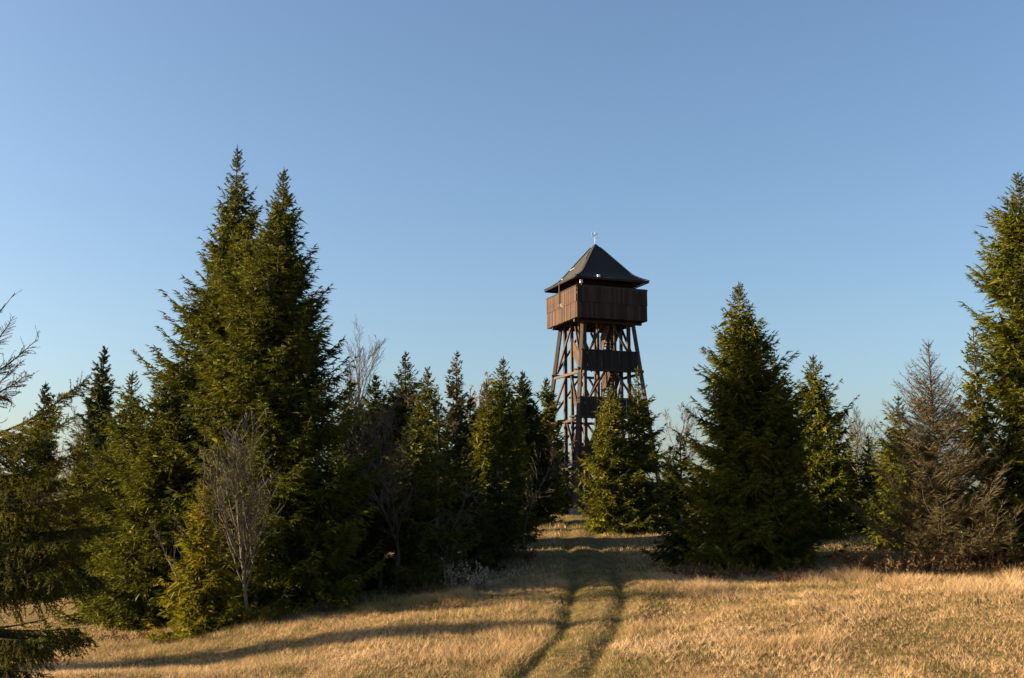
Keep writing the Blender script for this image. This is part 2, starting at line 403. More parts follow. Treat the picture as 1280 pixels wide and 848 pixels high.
# roof: steep pyramid with flared eaves, laid in overlapping courses
EH, KH, zE, zK, zA = 3.10, 2.14, 17.60, 18.20, 21.0
roof = empty('roof', (0, 0, 0)); roof.parent = tower
def roof_prof(t):     # t 0 eave .. 1 apex -> half width, height
    if t < 0.2: k = t/0.2; return EH+(KH-EH)*k, zE+(zK-zE)*k**1.25
    k = (t-0.2)/0.8; return KH*(1-k)+0.03*k, zK+(zA-zK)*k
NC = 22
for f in range(4):
    for c in range(NC):
        h0, z0 = roof_prof(c/NC); h1, z1 = roof_prof((c+1)/NC)
        lift = 0.035
        n = (z1-z0, h0-h1); nl = math.hypot(*n); ox, oz = n[0]/nl*lift, n[1]/nl*lift
        pts = [face_pt(f, -h0-ox, h0+ox, z0+oz), face_pt(f, h0+ox, h0+ox, z0+oz), face_pt(f, h1+0.012, h1+0.012, z1+0.012), face_pt(f, -h1-0.012, h1+0.012, z1+0.012),
               face_pt(f, -h0, h0, z0-0.01), face_pt(f, h0, h0, z0-0.01), face_pt(f, h1, h1, z1-0.01), face_pt(f, -h1, h1, z1-0.01)]
        me = np_mesh('course', pts, [(0, 1, 2, 3), (4, 7, 6, 5), (0, 4, 5, 1), (1, 5, 6, 2), (2, 6, 7, 3), (3, 7, 4, 0)])
        link('shingle_course', me, M['roof'], roof)
    h0, z0 = roof_prof(0)
    beam('fascia', face_pt(f, -EH+0.03, EH-0.02, zE-0.08), face_pt(f, EH-0.03, EH-0.02, zE-0.08), 0.05 if f % 2 == 0 else 0.13, 0.13 if f % 2 == 0 else 0.05, M['room'], roof)
    # soffit boards
    me = np_mesh('soffit', [face_pt(f, -EH+0.06, EH-0.06, zE-0.03), face_pt(f, EH-0.06, EH-0.06, zE-0.03), face_pt(f, 2.0, 2.0, 17.95), face_pt(f, -2.0, 2.0, 17.95)], [(0, 3, 2, 1)])
    link('soffit', me, M['room'], roof)
for s in ((-1, -1), (1, -1), (1, 1), (-1, 1)):
    for c in range(NC):
        h0, z0 = roof_prof(c/NC); h1, z1 = roof_prof((c+1)/NC)
        if c % 2 == 0 and c < NC-2:
            h1, z1 = roof_prof((c+2.05)/NC)
            beam('hip_cap', (s[0]*(h0+0.02), s[1]*(h0+0.02), z0+0.06), (s[0]*(h1+0.02), s[1]*(h1+0.02), z1+0.05), 0.16, 0.05, M['roof'], roof)
# snow guards and a flashing strip on the sunny slope, lamps, conductor, weather vane
def on_left(u, t, out=0.09):
    h, z = roof_prof(t); return (-h-out*0.8, -u, z+out*0.6)
for u0, u1, t in ((-1.35, -0.35, 0.42), (-1.9, -1.5, 0.22)):
    beam('snow_guard', on_left(u0, t), on_left(u1, t), 0.03, 0.06, M['dull_metal'], roof)
beam('flashing', on_left(0.85, 0.57), on_left(0.25, 0.80), 0.03, 0.10, M['dull_metal'], roof)
cp = empty('lightning_conductor', (0, 0, 0)); cp.parent = tower
beam('rod', (-GH-0.13, 0.1, 15.9), (-GH-0.13, 0.1, 17.75), 0.07, 0.07, M['dark_metal'], cp)
beam('clamp', (-GH-0.02, -0.25, 15.95), (-GH-0.12, 0.35, 15.90), 0.06, 0.05, M['dark_metal'], cp)
beam('clamp', (-GH-0.02, -0.3, 15.65), (-GH-0.10, 0.05, 15.93), 0.05, 0.05, M['dark_metal'], cp)
def floodlight(x, y, z):
    o = empty('floodlight', (x, y, z)); o.parent = tower
    box('housing', (0, -0.03, 0), (0.20, 0.13, 0.24), M['lamp_glass'], o)
    box('bracket', (0, 0.07, -0.02), (0.05, 0.12, 0.06), M['dark_metal'], o)
    box('lens', (0, -0.101, 0), (0.15, 0.012, 0.18), M['lamp_glass'], o)
floodlight(-2.45, -2.62, 17.30); floodlight(-1.15, -2.96, 17.72)
vane = empty('weather_vane', (0, 0, 0)); vane.parent = tower
beam('mast', (0, 0, zA-0.1), (0, 0, zA+1.02), 0.05, 0.05, M['metal'], vane)
beam('crossbar', (-0.28, 0, zA+0.55), (0.28, 0, zA+0.55), 0.03, 0.03, M['metal'], vane)
beam('crossbar', (0, -0.28, zA+0.58), (0, 0.28, zA+0.58), 0.03, 0.03, M['metal'], vane)
bird = np.array([(-0.30, 0.62), (-0.08, 0.60), (0.10, 0.64), (0.17, 0.80), (0.30, 0.84), (0.22, 0.90), (0.22, 1.02), (0.10, 0.96), (0.06, 0.80), (-0.12, 0.80), (-0.30, 1.0), (-0.36, 0.82)])
bv = [(x*0.9, -0.015, zA+z) for x, z in bird] + [(x*0.9, 0.015, zA+z) for x, z in bird]
me = bpy.data.meshes.new('bird'); nb_ = len(bird)
me.from_pydata(bv, [], [tuple(range(nb_)), tuple(range(2*nb_-1, nb_-1, -1))] + [(i, (i+1) % nb_, nb_+(i+1) % nb_, nb_+i) for i in range(nb_)]); me.update()
link('rooster', me, M['metal'], vane)

# ------------------------------------------------------------------ spruces
STATS = []
def spruce_arrays(H, R, seed, p=0.85, whorl=0.36, nb=6, sec=0.13, twl=0.2, tww=0.05, top_a=0.75, bot_a=-0.42, lift=0.25, keep=0.93, base=0.02, tw_sp=0.085,
                  droop=0.45, rough=0.30, inner=0.10, lean=(0, 0), flat=0.0, tip=0.20, mass=9):
    r = np.random.RandomState(seed)
    lob = r.rand(4)*6.28; clump = r.rand(64, 12)
    zs = []; z = max(0.25, base*H)
    while z < H-0.30:
        zs.append(z); t = z/H
        z += whorl*(1.0-0.45*t)*(0.75+0.5*r.rand())
    wood0, wood1, wr0, wr1 = [], [], [], []
    SP, SD, SL, SW, ST = [], [], [], [], []
    for z in zs:
        t = z/H; n = max(3, int(round(nb*(1-0.35*t)+r.randn()*0.6)))
        a0 = r.rand()*6.28
        for k in range(n):
            if r.rand() > keep: continue
            az = a0 + k*6.283/n + r.randn()*0.25
            zb = z + r.randn()*0.10*whorl*2
            tb = min(max(zb/H, 0), 0.995)
            ci = clump[int(tb*63), int((az % 6.2832)/6.2832*11.99)]
            L = min(R*1.12*((1-tb)**p), 0.03+tip*(H-zb)+tip*0.18*(H-zb)**2)*(1-rough*1.4*r.rand()**1.5)*(0.80+0.32*ci)*(1+0.12*math.sin(az+lob[0]+tb*5)+0.08*math.sin(2*az+lob[1]-tb*9)) + 0.05
            if tb < 0.08: L *= 0.75+0.25*tb/0.08
            a = bot_a + (top_a-bot_a)*tb**1.3 + r.randn()*0.08; bq = lift*(0.7+0.6*r.rand())
            ca, sa = math.cos(az), math.sin(az)
            K = max(4, int(L/0.25)); s = np.linspace(0, 1, K+1)
            rad = L*s*(1-0.06*s); ver = L*(a*s - 0.18*np.sin(s*math.pi)*(1-tb) + bq*s*s*1.0)
            lx = lean[0]*tb*tb; ly = lean[1]*tb*tb
            wob = np.cumsum(r.randn(K+1)*0.03)*s
            pts = np.stack([ca*rad - sa*wob*L + lx, sa*rad + ca*wob*L + ly, zb+ver], 1)
            r0 = 0.008+0.011*L
            wood0.append(pts[:-1]); wood1.append(pts[1:])
            wr0.append(r0*(1-s[:-1])+0.004); wr1.append(r0*(1-s[1:])+0.004)
            btint = 0.25 + 0.5*r.rand()
            fac = min(1.0, max(0.28, L/0.85))
            # secondaries on both sides
            m_ = max(4, int(L*(1-inner)/sec))
            ss = inner + (1-inner)*(np.arange(m_)+r.rand(m_)*0.8)/m_
            ss = np.clip(np.concatenate([ss, ss, [0.97, 1.0]]), 0, 1)
            side = np.concatenate([np.ones(m_), -np.ones(m_), [0.3, -0.2]])
            q = len(ss)
            ip = ss*K; i0 = np.minimum(ip.astype(int), K-1); fr = (ip-i0)[:, None]
            bp_ = pts[i0]*(1-fr)+pts[i0+1]*fr
            tan = unit(pts[i0+1]-pts[i0])
            perp = np.stack([-tan[:, 1], tan[:, 0], np.zeros(q)], 1); perp = unit(perp)*side[:, None]
            phi = np.radians(52+r.randn(q)*14)*np.minimum(1, np.abs(side)*1.0)
            d2 = tan*np.cos(phi)[:, None] + perp*np.sin(phi)[:, None]
            d2[:, 2] += -droop*(1-tb*0.8)*(0.4+r.rand(q)) + flat + 0.12*r.randn(q)
            d2 = unit(d2)
            l2 = np.minimum((0.40*L*(1-ss)**0.85 + 0.10*fac)*(0.6+0.6*r.rand(q)), 0.95)
            # needle sleeves along each secondary
            nt_ = np.maximum(2, (l2/tw_sp).astype(int)); idx = np.repeat(np.arange(q), nt_); N = len(idx)
            u = r.rand(N)
            sag = (u*u*l2[idx])*0.25*droop
            pp = bp_[idx] + d2[idx]*(u*l2[idx])[:, None]; pp[:, 2] -= sag
            pf = unit(np.cross(d2[idx], np.array([0, 0, 1.0])))*np.where(r.rand(N) < 0.5, 1, -1)[:, None]
            ph = np.radians(38+18*r.randn(N))
            dd = d2[idx]*np.cos(ph)[:, None] + pf*np.sin(ph)[:, None]
            dd[:, 2] += -droop*0.9*r.rand(N) + 0.30*r.randn(N)
            dd = unit(dd)
            SP.append(pp); SD.append(dd); SL.append(twl*fac*(0.55+0.8*r.rand(N))); SW.append(tww*(0.5+0.5*fac)*(0.75+0.5*r.rand(N)))
            ST.append(np.clip(btint + 0.22*r.randn(N), 0, 1))
            # wide inner boughs, added to block light and close sky gaps in the crown
            ni = int(L*mass)
            if ni and L > 0.5:
                ui = r.rand(ni)*0.72; ip = ui*K; i0 = np.minimum(ip.astype(int), K-1); fr = (ip-i0)[:, None]
                pi_ = pts[i0]*(1-fr)+pts[i0+1]*fr; pi_ = pi_ + r.randn(ni, 3)*0.10
                di = r.randn(ni, 3)*0.8 + np.array([ca, sa, -0.3])
                SP.append(pi_); SD.append(unit(di)); SL.append(np.minimum(0.5, 0.25+0.2*L)*(0.6+0.6*r.rand(ni))); SW.append(tww*3.0*(0.7+0.6*r.rand(ni))); ST.append(np.clip(btint+0.2*r.randn(ni), 0, 1))
            # the secondary's own sleeve in two pieces
            for u0 in (0.0, 0.5):
                SP.append(bp_+d2*(l2*u0)[:, None]); SD.append(d2); SL.append(l2*0.62+0.04); SW.append(np.full(q, tww*0.95)); ST.append(np.clip(btint+0.2*r.randn(q), 0, 1))
    # leader
    kz = np.linspace(H-0.55, H-0.15, 6)
    SP.append(np.stack([np.full(6, lean[0]), np.full(6, lean[1]), kz-0.05], 1)); SD.append(unit(np.stack([r.randn(6)*0.15, r.randn(6)*0.15, np.ones(6)], 1)))
    SL.append(np.full(6, 0.28)); SW.append(np.full(6, tww)); ST.append(np.full(6, 0.5))
    SP, SD, SL, SW, ST = map(np.concatenate, (SP, SD, SL, SW, ST))
    # trunk
    K = 14; s = np.linspace(0, 1, K+1); rb = 0.012*H+0.03
    tp = np.stack([lean[0]*s*s, lean[1]*s*s, -0.4+(H+0.35)*s], 1)
    trr = rb*(1-s)**0.9+0.008; trr[0] *= 1.25
    return (SP, SD, SL, SW, ST, r), (tp, trr), tuple(map(np.concatenate, (wood0, wood1, wr0, wr1)))

def trunk_mesh(tp, trr, wood, wood_scale=1.0):
    a = tubes(tp[:-1], tp[1:], trr[:-1], trr[1:], 8)
    b = tubes(wood[0], wood[1], wood[2]*wood_scale, wood[3]*wood_scale, 3)
    return np_mesh('trunk', *join([a, b]), smooth=True)

def spruce(px, ytop, d, hw, label, mat='needle', seed=1, name='spruce_tree', group=None, bark='bark', wood_scale=1.0, x=None, H=None, tintshift=0.0, **kw):
    if x is None: x = P(px, ytop, d)[0]
    zb = gz(x, d)
    if H is None: H = P(px, ytop, d)[2] - zb
    R = hw*d/FPX
    root = empty(name, (x, d, zb)); props(root, label, 'tree', group)
    (SP, SD, SL, SW, ST, r), (tp, trr), wood = spruce_arrays(H, R, seed, **kw)
    link('trunk', trunk_mesh(tp, trr, wood, wood_scale), M[bark], root)
    V, F = spindles(SP, SD, SL, SW, r.rand(len(SP))*6.28)
    link('crown', np_mesh('crown', V, F, {'tint': np.clip(ST+tintshift, 0, 1)}), M[mat], root)
    STATS.append((label[:40], round(H, 1), round(R, 1), len(F)))
    return root

FINE = dict(whorl=0.25, nb=7, sec=0.11, twl=0.20, tww=0.044, tw_sp=0.038)
MID = dict(tip=0.27, whorl=0.32, nb=7, sec=0.15, twl=0.22, tww=0.054, tw_sp=0.050)
FAR = dict(tip=0.27, whorl=0.38, nb=7, sec=0.20, twl=0.33, tww=0.10, tw_sp=0.090)

spruce(297, 181, 45.0, 185, 'tallest spruce with a thin ragged tip, left one of the tall pair', seed=3, **{**FINE, 'sec': 0.13, 'tw_sp': 0.055, 'twl': 0.22, 'tww': 0.052, 'p': 0.86, 'tip': 0.18, 'mass': 14, 'keep': 0.86, 'rough': 0.34, 'whorl': 0.32})
spruce(355, 208, 40.0, 138, 'tall dense cone-shaped spruce behind the bare grey tree, right one of the tall pair', seed=5, **{**FINE, 'sec': 0.12, 'tw_sp': 0.045, 'twl': 0.21, 'tww': 0.048, 'p': 0.62, 'tip': 0.21, 'mass': 14, 'rough': 0.2})
spruce(214, 452, 43.0, 122, 'broad mid-height spruce at the left foot of the tall pair', seed=6, **{**FINE, 'p': 0.7, 'tw_sp': 0.048, 'sec': 0.13, 'tip': 0.27})
spruce(256, 585, 36.8, 62, 'yellow-green young spruce beside the bare grey tree', 'needle_yellow', seed=7, tintshift=0.06, **{**FINE, 'sec': 0.14, 'p': 0.55, 'whorl': 0.26})
spruce(923, 350, 41.5, 108, 'full spruce standing alone to the right of the wheel track', seed=8, **{**FINE, 'p': 0.60, 'tip': 0.26, 'mass': 14, 'rough': 0.26})
spruce(968, 438, 43.5, 66, 'shorter spruce grown into the back of the lone full spruce', seed=9, **{**MID, 'p': 0.75})
spruce(850, 540, 43.5, 52, 'small dark spruce at the foot of the lone full spruce by the track', 'needle_dark', seed=10, **MID)
spruce(1272, 213, 39.0, 96, 'tall broad spruce towering over the dead grey spruce', seed=11, **{**FINE, 'p': 0.5, 'tip': 0.28, 'rough': 0.32})
spruce(1160, 423, 38.5, 106, 'dead grey-brown spruce with bare fine twigs at the meadow edge', 'dead_twig', seed=12, name='dead_spruce_tree', bark='bark_grey', wood_scale=1.0,
       **{**FINE, 'mass': 0, 'tip': 0.3, 'tww': 0.015, 'twl': 0.26, 'sec': 0.10, 'tw_sp': 0.036, 'p': 0.62, 'rough': 0.5, 'keep': 0.85, 'bot_a': 0.34, 'top_a': 1.0, 'droop': -0.2, 'lift': 0.12})
spruce(797, 456, 62.0, 74, 'drooping spruce in front of the tower with a bare layered top', 'needle', seed=13, **{**MID, 'p': 0.8, 'whorl': 0.46, 'tip': 0.2, 'keep': 0.88, 'bot_a': -0.55})
spruce(762, 483, 61.5, 50, 'bushy spruce right in front of the tower stairs', 'needle', seed=14, **{**MID, 'p': 0.62, 'tip': 0.42}, tintshift=0.15)
spruce(1016, 443, 57.0, 64, 'regular cone-shaped spruce behind the lone full spruce', 'needle', seed=15, **{**MID, 'p': 0.5, 'tip': 0.36})
spruce(1122, 490, 49.0, 62, 'mid-green spruce behind the dead grey spruce', 'needle', seed=16, **{**MID, 'p': 0.65})
spruce(1216, 410, 43.0, 60, 'slender spruce squeezed between the dead spruce and the tall broad one', 'needle', seed=17, **{**MID, 'keep': 0.8})
spruce(1262, 640, 37.0, 24, 'young bright green spruce in the brown bracken', 'needle', seed=18, tintshift=0.2, **{**FINE, 'p': 0.6})
spruce(1085, 540, 58.0, 52, 'small spruce under the reddish bare treetops', 'needle', seed=19, **MID)
# middle group
spruce(548, 487, 43.0, 72, 'gnarled sparse spruce in front of the middle thicket with dead lower limbs', 'needle', seed=20, **{**FINE, 'whorl': 0.42, 'keep': 0.72, 'p': 0.6, 'rough': 0.45, 'sec': 0.13}, tintshift=-0.1)
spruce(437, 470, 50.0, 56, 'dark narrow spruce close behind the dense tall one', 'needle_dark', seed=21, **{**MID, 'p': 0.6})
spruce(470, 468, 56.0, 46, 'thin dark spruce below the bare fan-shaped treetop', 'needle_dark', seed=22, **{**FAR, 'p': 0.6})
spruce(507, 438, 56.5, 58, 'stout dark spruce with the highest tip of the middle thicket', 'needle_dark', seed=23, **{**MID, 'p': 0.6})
spruce(535, 458, 55.0, 52, 'leaning olive spruce next to the gnarled sparse one', 'needle', seed=24, **{**MID, 'p': 0.6})
spruce(571, 437, 69.0, 40, 'thin greyish half-bare spruce by the orange autumn tree', 'needle_brown', seed=25, **{**FAR, 'keep': 0.7, 'tww': 0.08})
spruce(629, 444, 57.0, 50, 'bright-edged double-topped spruce in the middle thicket', 'needle', seed=26, **{**MID, 'p': 0.6}, tintshift=0.12)
spruce(608, 474, 53.0, 46, 'lower olive spruce leaning against the double-topped one', 'needle', seed=27, **{**MID, 'p': 0.6})
spruce(653, 462, 70.0, 40, 'slim dark blue-green spruce with a clean pointed top', 'needle_dark', seed=28, **{**FAR, 'p': 0.7})
spruce(683, 470, 81.0, 38, 'sparse spruce touching the raking tower leg', 'needle', seed=29, **{**FAR, 'keep': 0.8})
spruce(622, 560, 49.0, 46, 'low dark spruce at the bend of the wheel track', 'needle_dark', seed=30, **{**MID, 'p': 0.6})
spruce(585, 550, 46.0, 56, 'squat dark spruce between the gnarled one and the track', 'needle_dark', seed=31, **{**MID, 'p': 0.6})
spruce(462, 540, 44.5, 62, 'shaded bushy spruce at the right foot of the dense tall one', 'needle_dark', seed=32, **{**MID, 'p': 0.6})
spruce(496, 694, 42.0, 20, 'tiny yellow-green spruce seedling in the shade', 'needle_yellow', seed=33, **{**FINE, 'p': 0.5})
for k, (px, yt, d, hw, mt, lab) in enumerate([
        (452, 505, 55, 50, 'needle_dark', 'blunt dark spruce under the fan-shaped bare treetop'),
        (488, 488, 69, 46, 'needle_brown', 'brownish spruce left of the stout dark one'),
        (522, 505, 49, 50, 'needle', 'short olive spruce behind the gnarled sparse one'),
        (588, 492, 55, 46, 'needle_dark', 'dark spruce below the orange autumn tree'),
        (604, 500, 72, 44, 'needle_brown', 'dull spruce filling the gap left of the double-topped one'),
        (642, 498, 68.5, 46, 'needle', 'olive spruce between the double-topped one and the slim dark one'),
        (670, 505, 70, 40, 'needle_dark', 'dark spruce between the slim one and the raking tower leg'),
        (560, 560, 47, 54, 'needle_dark', 'low dark spruce behind the grey dead snag')]):
    spruce(px, yt, d, hw, lab, mt, seed=120+k, **{**FAR, 'p': 0.6, 'tww': 0.085})
# left background
spruce(166, 462, 48.0, 78, 'olive spruce filling the left flank of the tall pair', 'needle', seed=38, **{**MID, 'p': 0.65})
spruce(131, 432, 64.0, 54, 'dark pointed spruce rising behind the broad one on the left', 'needle_dark', seed=34, **FAR)
spruce(57, 476, 66.0, 46, 'thin spruce with a wispy tip behind the overhanging branches', 'needle_dark', seed=35, **{**FAR, 'keep': 0.8})
spruce(100, 550, 56.0, 60, 'dusky spruce filling the gap behind the brown thicket', 'needle', seed=36, **FAR)
spruce(20, 560, 58.0, 66, 'shaded spruce behind the drooping foreground tree', 'needle_dark', seed=37, **FAR)
# behind the tower and along the back
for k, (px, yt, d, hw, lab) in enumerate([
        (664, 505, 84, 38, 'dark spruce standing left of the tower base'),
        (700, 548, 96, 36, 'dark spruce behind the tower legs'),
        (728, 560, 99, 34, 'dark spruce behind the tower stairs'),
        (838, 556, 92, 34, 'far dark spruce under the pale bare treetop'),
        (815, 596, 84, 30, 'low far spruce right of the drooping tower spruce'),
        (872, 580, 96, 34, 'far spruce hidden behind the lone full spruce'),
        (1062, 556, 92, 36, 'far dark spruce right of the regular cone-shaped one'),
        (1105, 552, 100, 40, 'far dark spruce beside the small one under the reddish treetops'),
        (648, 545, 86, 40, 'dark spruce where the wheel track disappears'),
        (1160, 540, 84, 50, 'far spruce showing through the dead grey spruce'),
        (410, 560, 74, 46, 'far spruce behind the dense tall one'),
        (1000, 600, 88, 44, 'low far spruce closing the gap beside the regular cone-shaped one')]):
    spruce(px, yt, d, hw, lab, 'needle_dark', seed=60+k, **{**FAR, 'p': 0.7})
# a tree outside the picture that throws the long thin shadow across the meadow
SHX = -34.0
SHY = 30.4 - (4.6-SHX)*0 + 0
tip = P(700, 776, 32.0)
hh = (tip[0]-SHX)*math.tan(math.radians(SUN_EL))
sy_ = tip[1] - (tip[0]-SHX)*math.tan(math.radians(SUN_TOWARD_CAM))
spruce(0, 0, sy_, 3.9*FPX/sy_, 'slim spruce casting the long thin shadow over the meadow', seed=90, x=SHX, H=hh + 0.9 + tip[2] - gz(SHX, sy_), **{**FAR, 'p': 0.85})

# ------------------------------------------------------------------ overhanging foreground spruce
FX, FY = P(-62, 640, 13.0)[0], 13.0
FZ = gz(FX, FY)
fg = empty('foreground_spruce', (FX, FY, FZ))
props(fg, 'close spruce with long drooping branches hanging over the meadow edge', 'tree')
FH = P(-62, 330, 13.0)[2] - FZ
K = 16; s = np.linspace(0, 1, K+1)
link('trunk', np_mesh('trunk', *tubes(np.stack([0.05*np.sin(s*5), 0*s, -0.3+(FH+0.3)*s], 1)[:-1], np.stack([0.05*np.sin(s*5), 0*s, -0.3+(FH+0.3)*s], 1)[1:],
                                      0.13*(1-s[:-1])+0.012, 0.13*(1-s[1:])+0.012, 10), smooth=True), M['bark'], fg)
def fg_branch(az, z0, dx, dz, seed, needles=1.0, arch=0.18, hang=0.5, fine=True, mat='needle'):
    """one branch from the trunk at height z0; reach dx, tip dz above its root"""
    r = np.random.RandomState(seed)
    ca, sa = math.cos(az), math.sin(az)
    K = 12; s = np.linspace(0, 1, K+1)
    rad = dx*s; ver = dz*s**1.6 - arch*np.sin(s*math.pi)*0.6*dx*0.5
    wob = np.cumsum(r.randn(K+1)*0.02)*dx*0.5
    pts = np.stack([ca*rad-sa*wob, sa*rad+ca*wob, z0+ver], 1)
    W0, W1, R0, R1 = [pts[:-1]], [pts[1:]], [0.020*(1-s[:-1])+0.004], [0.020*(1-s[1:])+0.004]
    tl, dl, ll = [], [], []
    m_ = max(8, int(dx*(34 if fine else 10)))
    ss = 0.12+0.88*np.sort(r.rand(2*m_)); side = np.where(np.arange(2*m_) % 2 == 0, 1, -1)*(0.5+0.5*r.rand(2*m_))
    ss[-3:] = [0.985, 0.995, 1.0]; side[-3:] = [0.5, -0.4, 0.05]
    ip = ss*K; i0 = np.minimum(ip.astype(int), K-1); fr = (ip-i0)[:, None]
    bp_ = pts[i0]*(1-fr)+pts[i0+1]*fr; tan = unit(pts[i0+1]-pts[i0])
    perp = unit(np.stack([-tan[:, 1], tan[:, 0], np.zeros(len(ss))], 1))
    d2 = unit(tan*0.62 + perp*(side*0.8)[:, None] + np.array([0, 0, -1.0])*(hang*(0.3+r.rand(len(ss)))*(1-ss*0.75))[:, None] + 0.1*r.randn(len(ss), 3))
    l2 = (0.30*dx*(1-ss)**0.7*(0.5+0.7*r.rand(len(ss))) + 0.07); l2 = np.minimum(l2, 0.55)
    segs = 4
    tws = []
    for u0 in range(segs):
        a = bp_ + d2*(l2*u0/segs)[:, None]; a[:, 2] -= hang*0.5*l2*(u0/segs)**2
        c = bp_ + d2*(l2*(u0+1)/segs)[:, None]; c[:, 2] -= hang*0.5*l2*((u0+1)/segs)**2
        W0.append(a); W1.append(c); R0.append(np.full(len(ss), 0.0035)); R1.append(np.full(len(ss), 0.003)); tws.append((a, c))
        # hanging tertiary twigs
        pick = r.rand(len(ss)) < 0.62*needles
        if pick.any():
            q = pick.sum(); dd = unit(d2[pick]*0.7 + 0.5*r.randn(q, 3) + np.array([0, 0, -1.0])*(hang*1.3*r.rand(q))[:, None])
            e = c[pick] + dd*(0.05+0.12*r.rand(q))[:, None]
            W0.append(c[pick]); W1.append(e); R0.append(np.full(q, 0.003)); R1.append(np.full(q, 0.002)); tws.append((c[pick], e))
    tws.append((pts[2:-1], pts[3:]))
    br = link('branch', np_mesh('branch', *tubes(np.concatenate(W0), np.concatenate(W1), np.concatenate(R0), np.concatenate(R1), 3)), M['bark_twig'], fg)
    a = np.concatenate([t[0] for t in tws]); c = np.concatenate([t[1] for t in tws]); ln = np.linalg.norm(c-a, axis=1)
    per = (105 if fine else 20)*needles
    cnt = np.maximum(0, (ln*per*(0.7+0.6*r.rand(len(ln)))).astype(int)); idx = np.repeat(np.arange(len(ln)), cnt); N = len(idx)
    if N == 0: return
    u = r.rand(N)[:, None]; p = a[idx]*(1-u)+c[idx]*u; d = unit(c-a)[idx]
    f1, f2 = frames(d); th = r.rand(N)*6.28
    nd = unit(d*0.75 + f1*np.cos(th)[:, None] + f2*np.sin(th)[:, None] + np.array([0, 0, 0.15]))
    L = (0.028 if fine else 0.06)*(0.7+0.6*r.rand(N)); w = (0.0058 if fine else 0.014)
    e1 = unit(np.cross(nd, r.randn(N, 3)))*w
    Vn = np.stack([p-e1, p+e1, p+nd*L[:, None]], 1).reshape(-1, 3); Fn = np.arange(3*N).reshape(-1, 3)
    tint = np.clip((0.3+0.4*r.rand(len(ln)))[idx] + 0.15*r.randn(N), 0, 1)
    link('needles', np_mesh('needles', Vn, Fn, {'tint': tint}), M[mat], br)
def fg_to(px, py, zroot_py, seed, dy=0.0, **kw):
    """branch whose tip is seen at (px, py), rooted on the trunk at the height of row zroot_py"""
    tipp = P(px, py, FY+dy); z0 = P(-62, zroot_py, FY)[2]-FZ
    dx, dyy = tipp[0]-FX, tipp[1]-FY
    fg_branch(math.atan2(dyy, dx), z0, math.hypot(dx, dyy), tipp[2]-FZ-z0, seed, **kw)
rr = np.random.RandomState(77)
for k, (px, py, rt, dy, nd, hang, mt) in enumerate([  # yellow needles on some boughs put the sunlit look into their colour
        (14, 372, 420, 0.2, 0.10, 0.0, 'needle_brown'), (12, 400, 452, -0.3, 0.12, 0.0, 'needle_brown'), (42, 428, 478, 0.1, 0.35, 0.05, 'needle_brown'), (24, 455, 500, 0.5, 0.25, 0.05, 'needle_brown'),
        (30, 470, 505, -0.4, 0.4, 0.1, 'needle_brown'), (10, 500, 480, 0.0, 0.3, 0.2, 'needle_brown'),
        (100, 480, 545, 0.0, 1.0, 0.35, 'needle_yellow'), (70, 520, 550, 0.5, 1.0, 0.5, 'needle_yellow'), (60, 540, 560, -0.5, 1.0, 0.6, 'needle'), (90, 523, 560, 0.9, 0.5, 0.3, 'needle'),
        (95, 566, 592, 0.1, 1.0, 0.4, 'needle_yellow'), (60, 590, 590, 0.6, 1.0, 0.4, 'needle_yellow'), (70, 600, 605, -0.6, 1.0, 0.4, 'needle'), (127, 614, 622, 0.2, 1.0, 0.5, 'needle_yellow'),
        (80, 630, 632, -0.4, 1.1, 0.45, 'needle_yellow'), (100, 648, 640, 0.5, 1.1, 0.45, 'needle_yellow'), (128, 658, 650, 0.0, 1.1, 0.45, 'needle'), (85, 676, 664, -0.5, 1.1, 0.55, 'needle'),
        (110, 690, 676, 0.4, 1.1, 0.55, 'needle_yellow'), (60, 700, 684, -0.2, 1.1, 0.55, 'needle'), (125, 722, 696, 0.1, 1.2, 1.0, 'needle'), (90, 716, 696, -0.5, 1.1, 0.55, 'needle'), (70, 722, 700, 0.5, 1.2, 1.0, 'needle'), (40, 724, 704, -0.3, 1.0, 1.0, 'needle'),
        (108, 796, 772, 0.1, 1.3, 0.9, 'needle'), (95, 786, 776, 0.5, 1.3, 0.9, 'needle'), (60, 800, 780, -0.4, 1.2, 0.9, 'needle'), (45, 842, 822, 0.2, 1.2, 0.9, 'needle'), (20, 850, 826, -0.4, 1.2, 0.9, 'needle')]):
    fg_to(px, py, rt, 300+k, dy=dy, needles=nd, hang=hang, mat=mt, arch=0.1 if nd < 0.5 else 0.22)
for k in range(26):            # the rest of the tree, turned away from the view
    z0 = FH*(0.08+0.85*k/26); t = z0/FH
    az = (1.0 + rr.rand()*1.3)*(1 if k % 2 else -1)
    fg_branch(az, z0, 2.0*(1-t)**0.8*(0.8+0.3*rr.rand())+0.15, -0.25*(1-t)+0.35*t, 400+k, needles=1.0 if t < 0.7 else 0.3, hang=0.9*(1-t), fine=False)

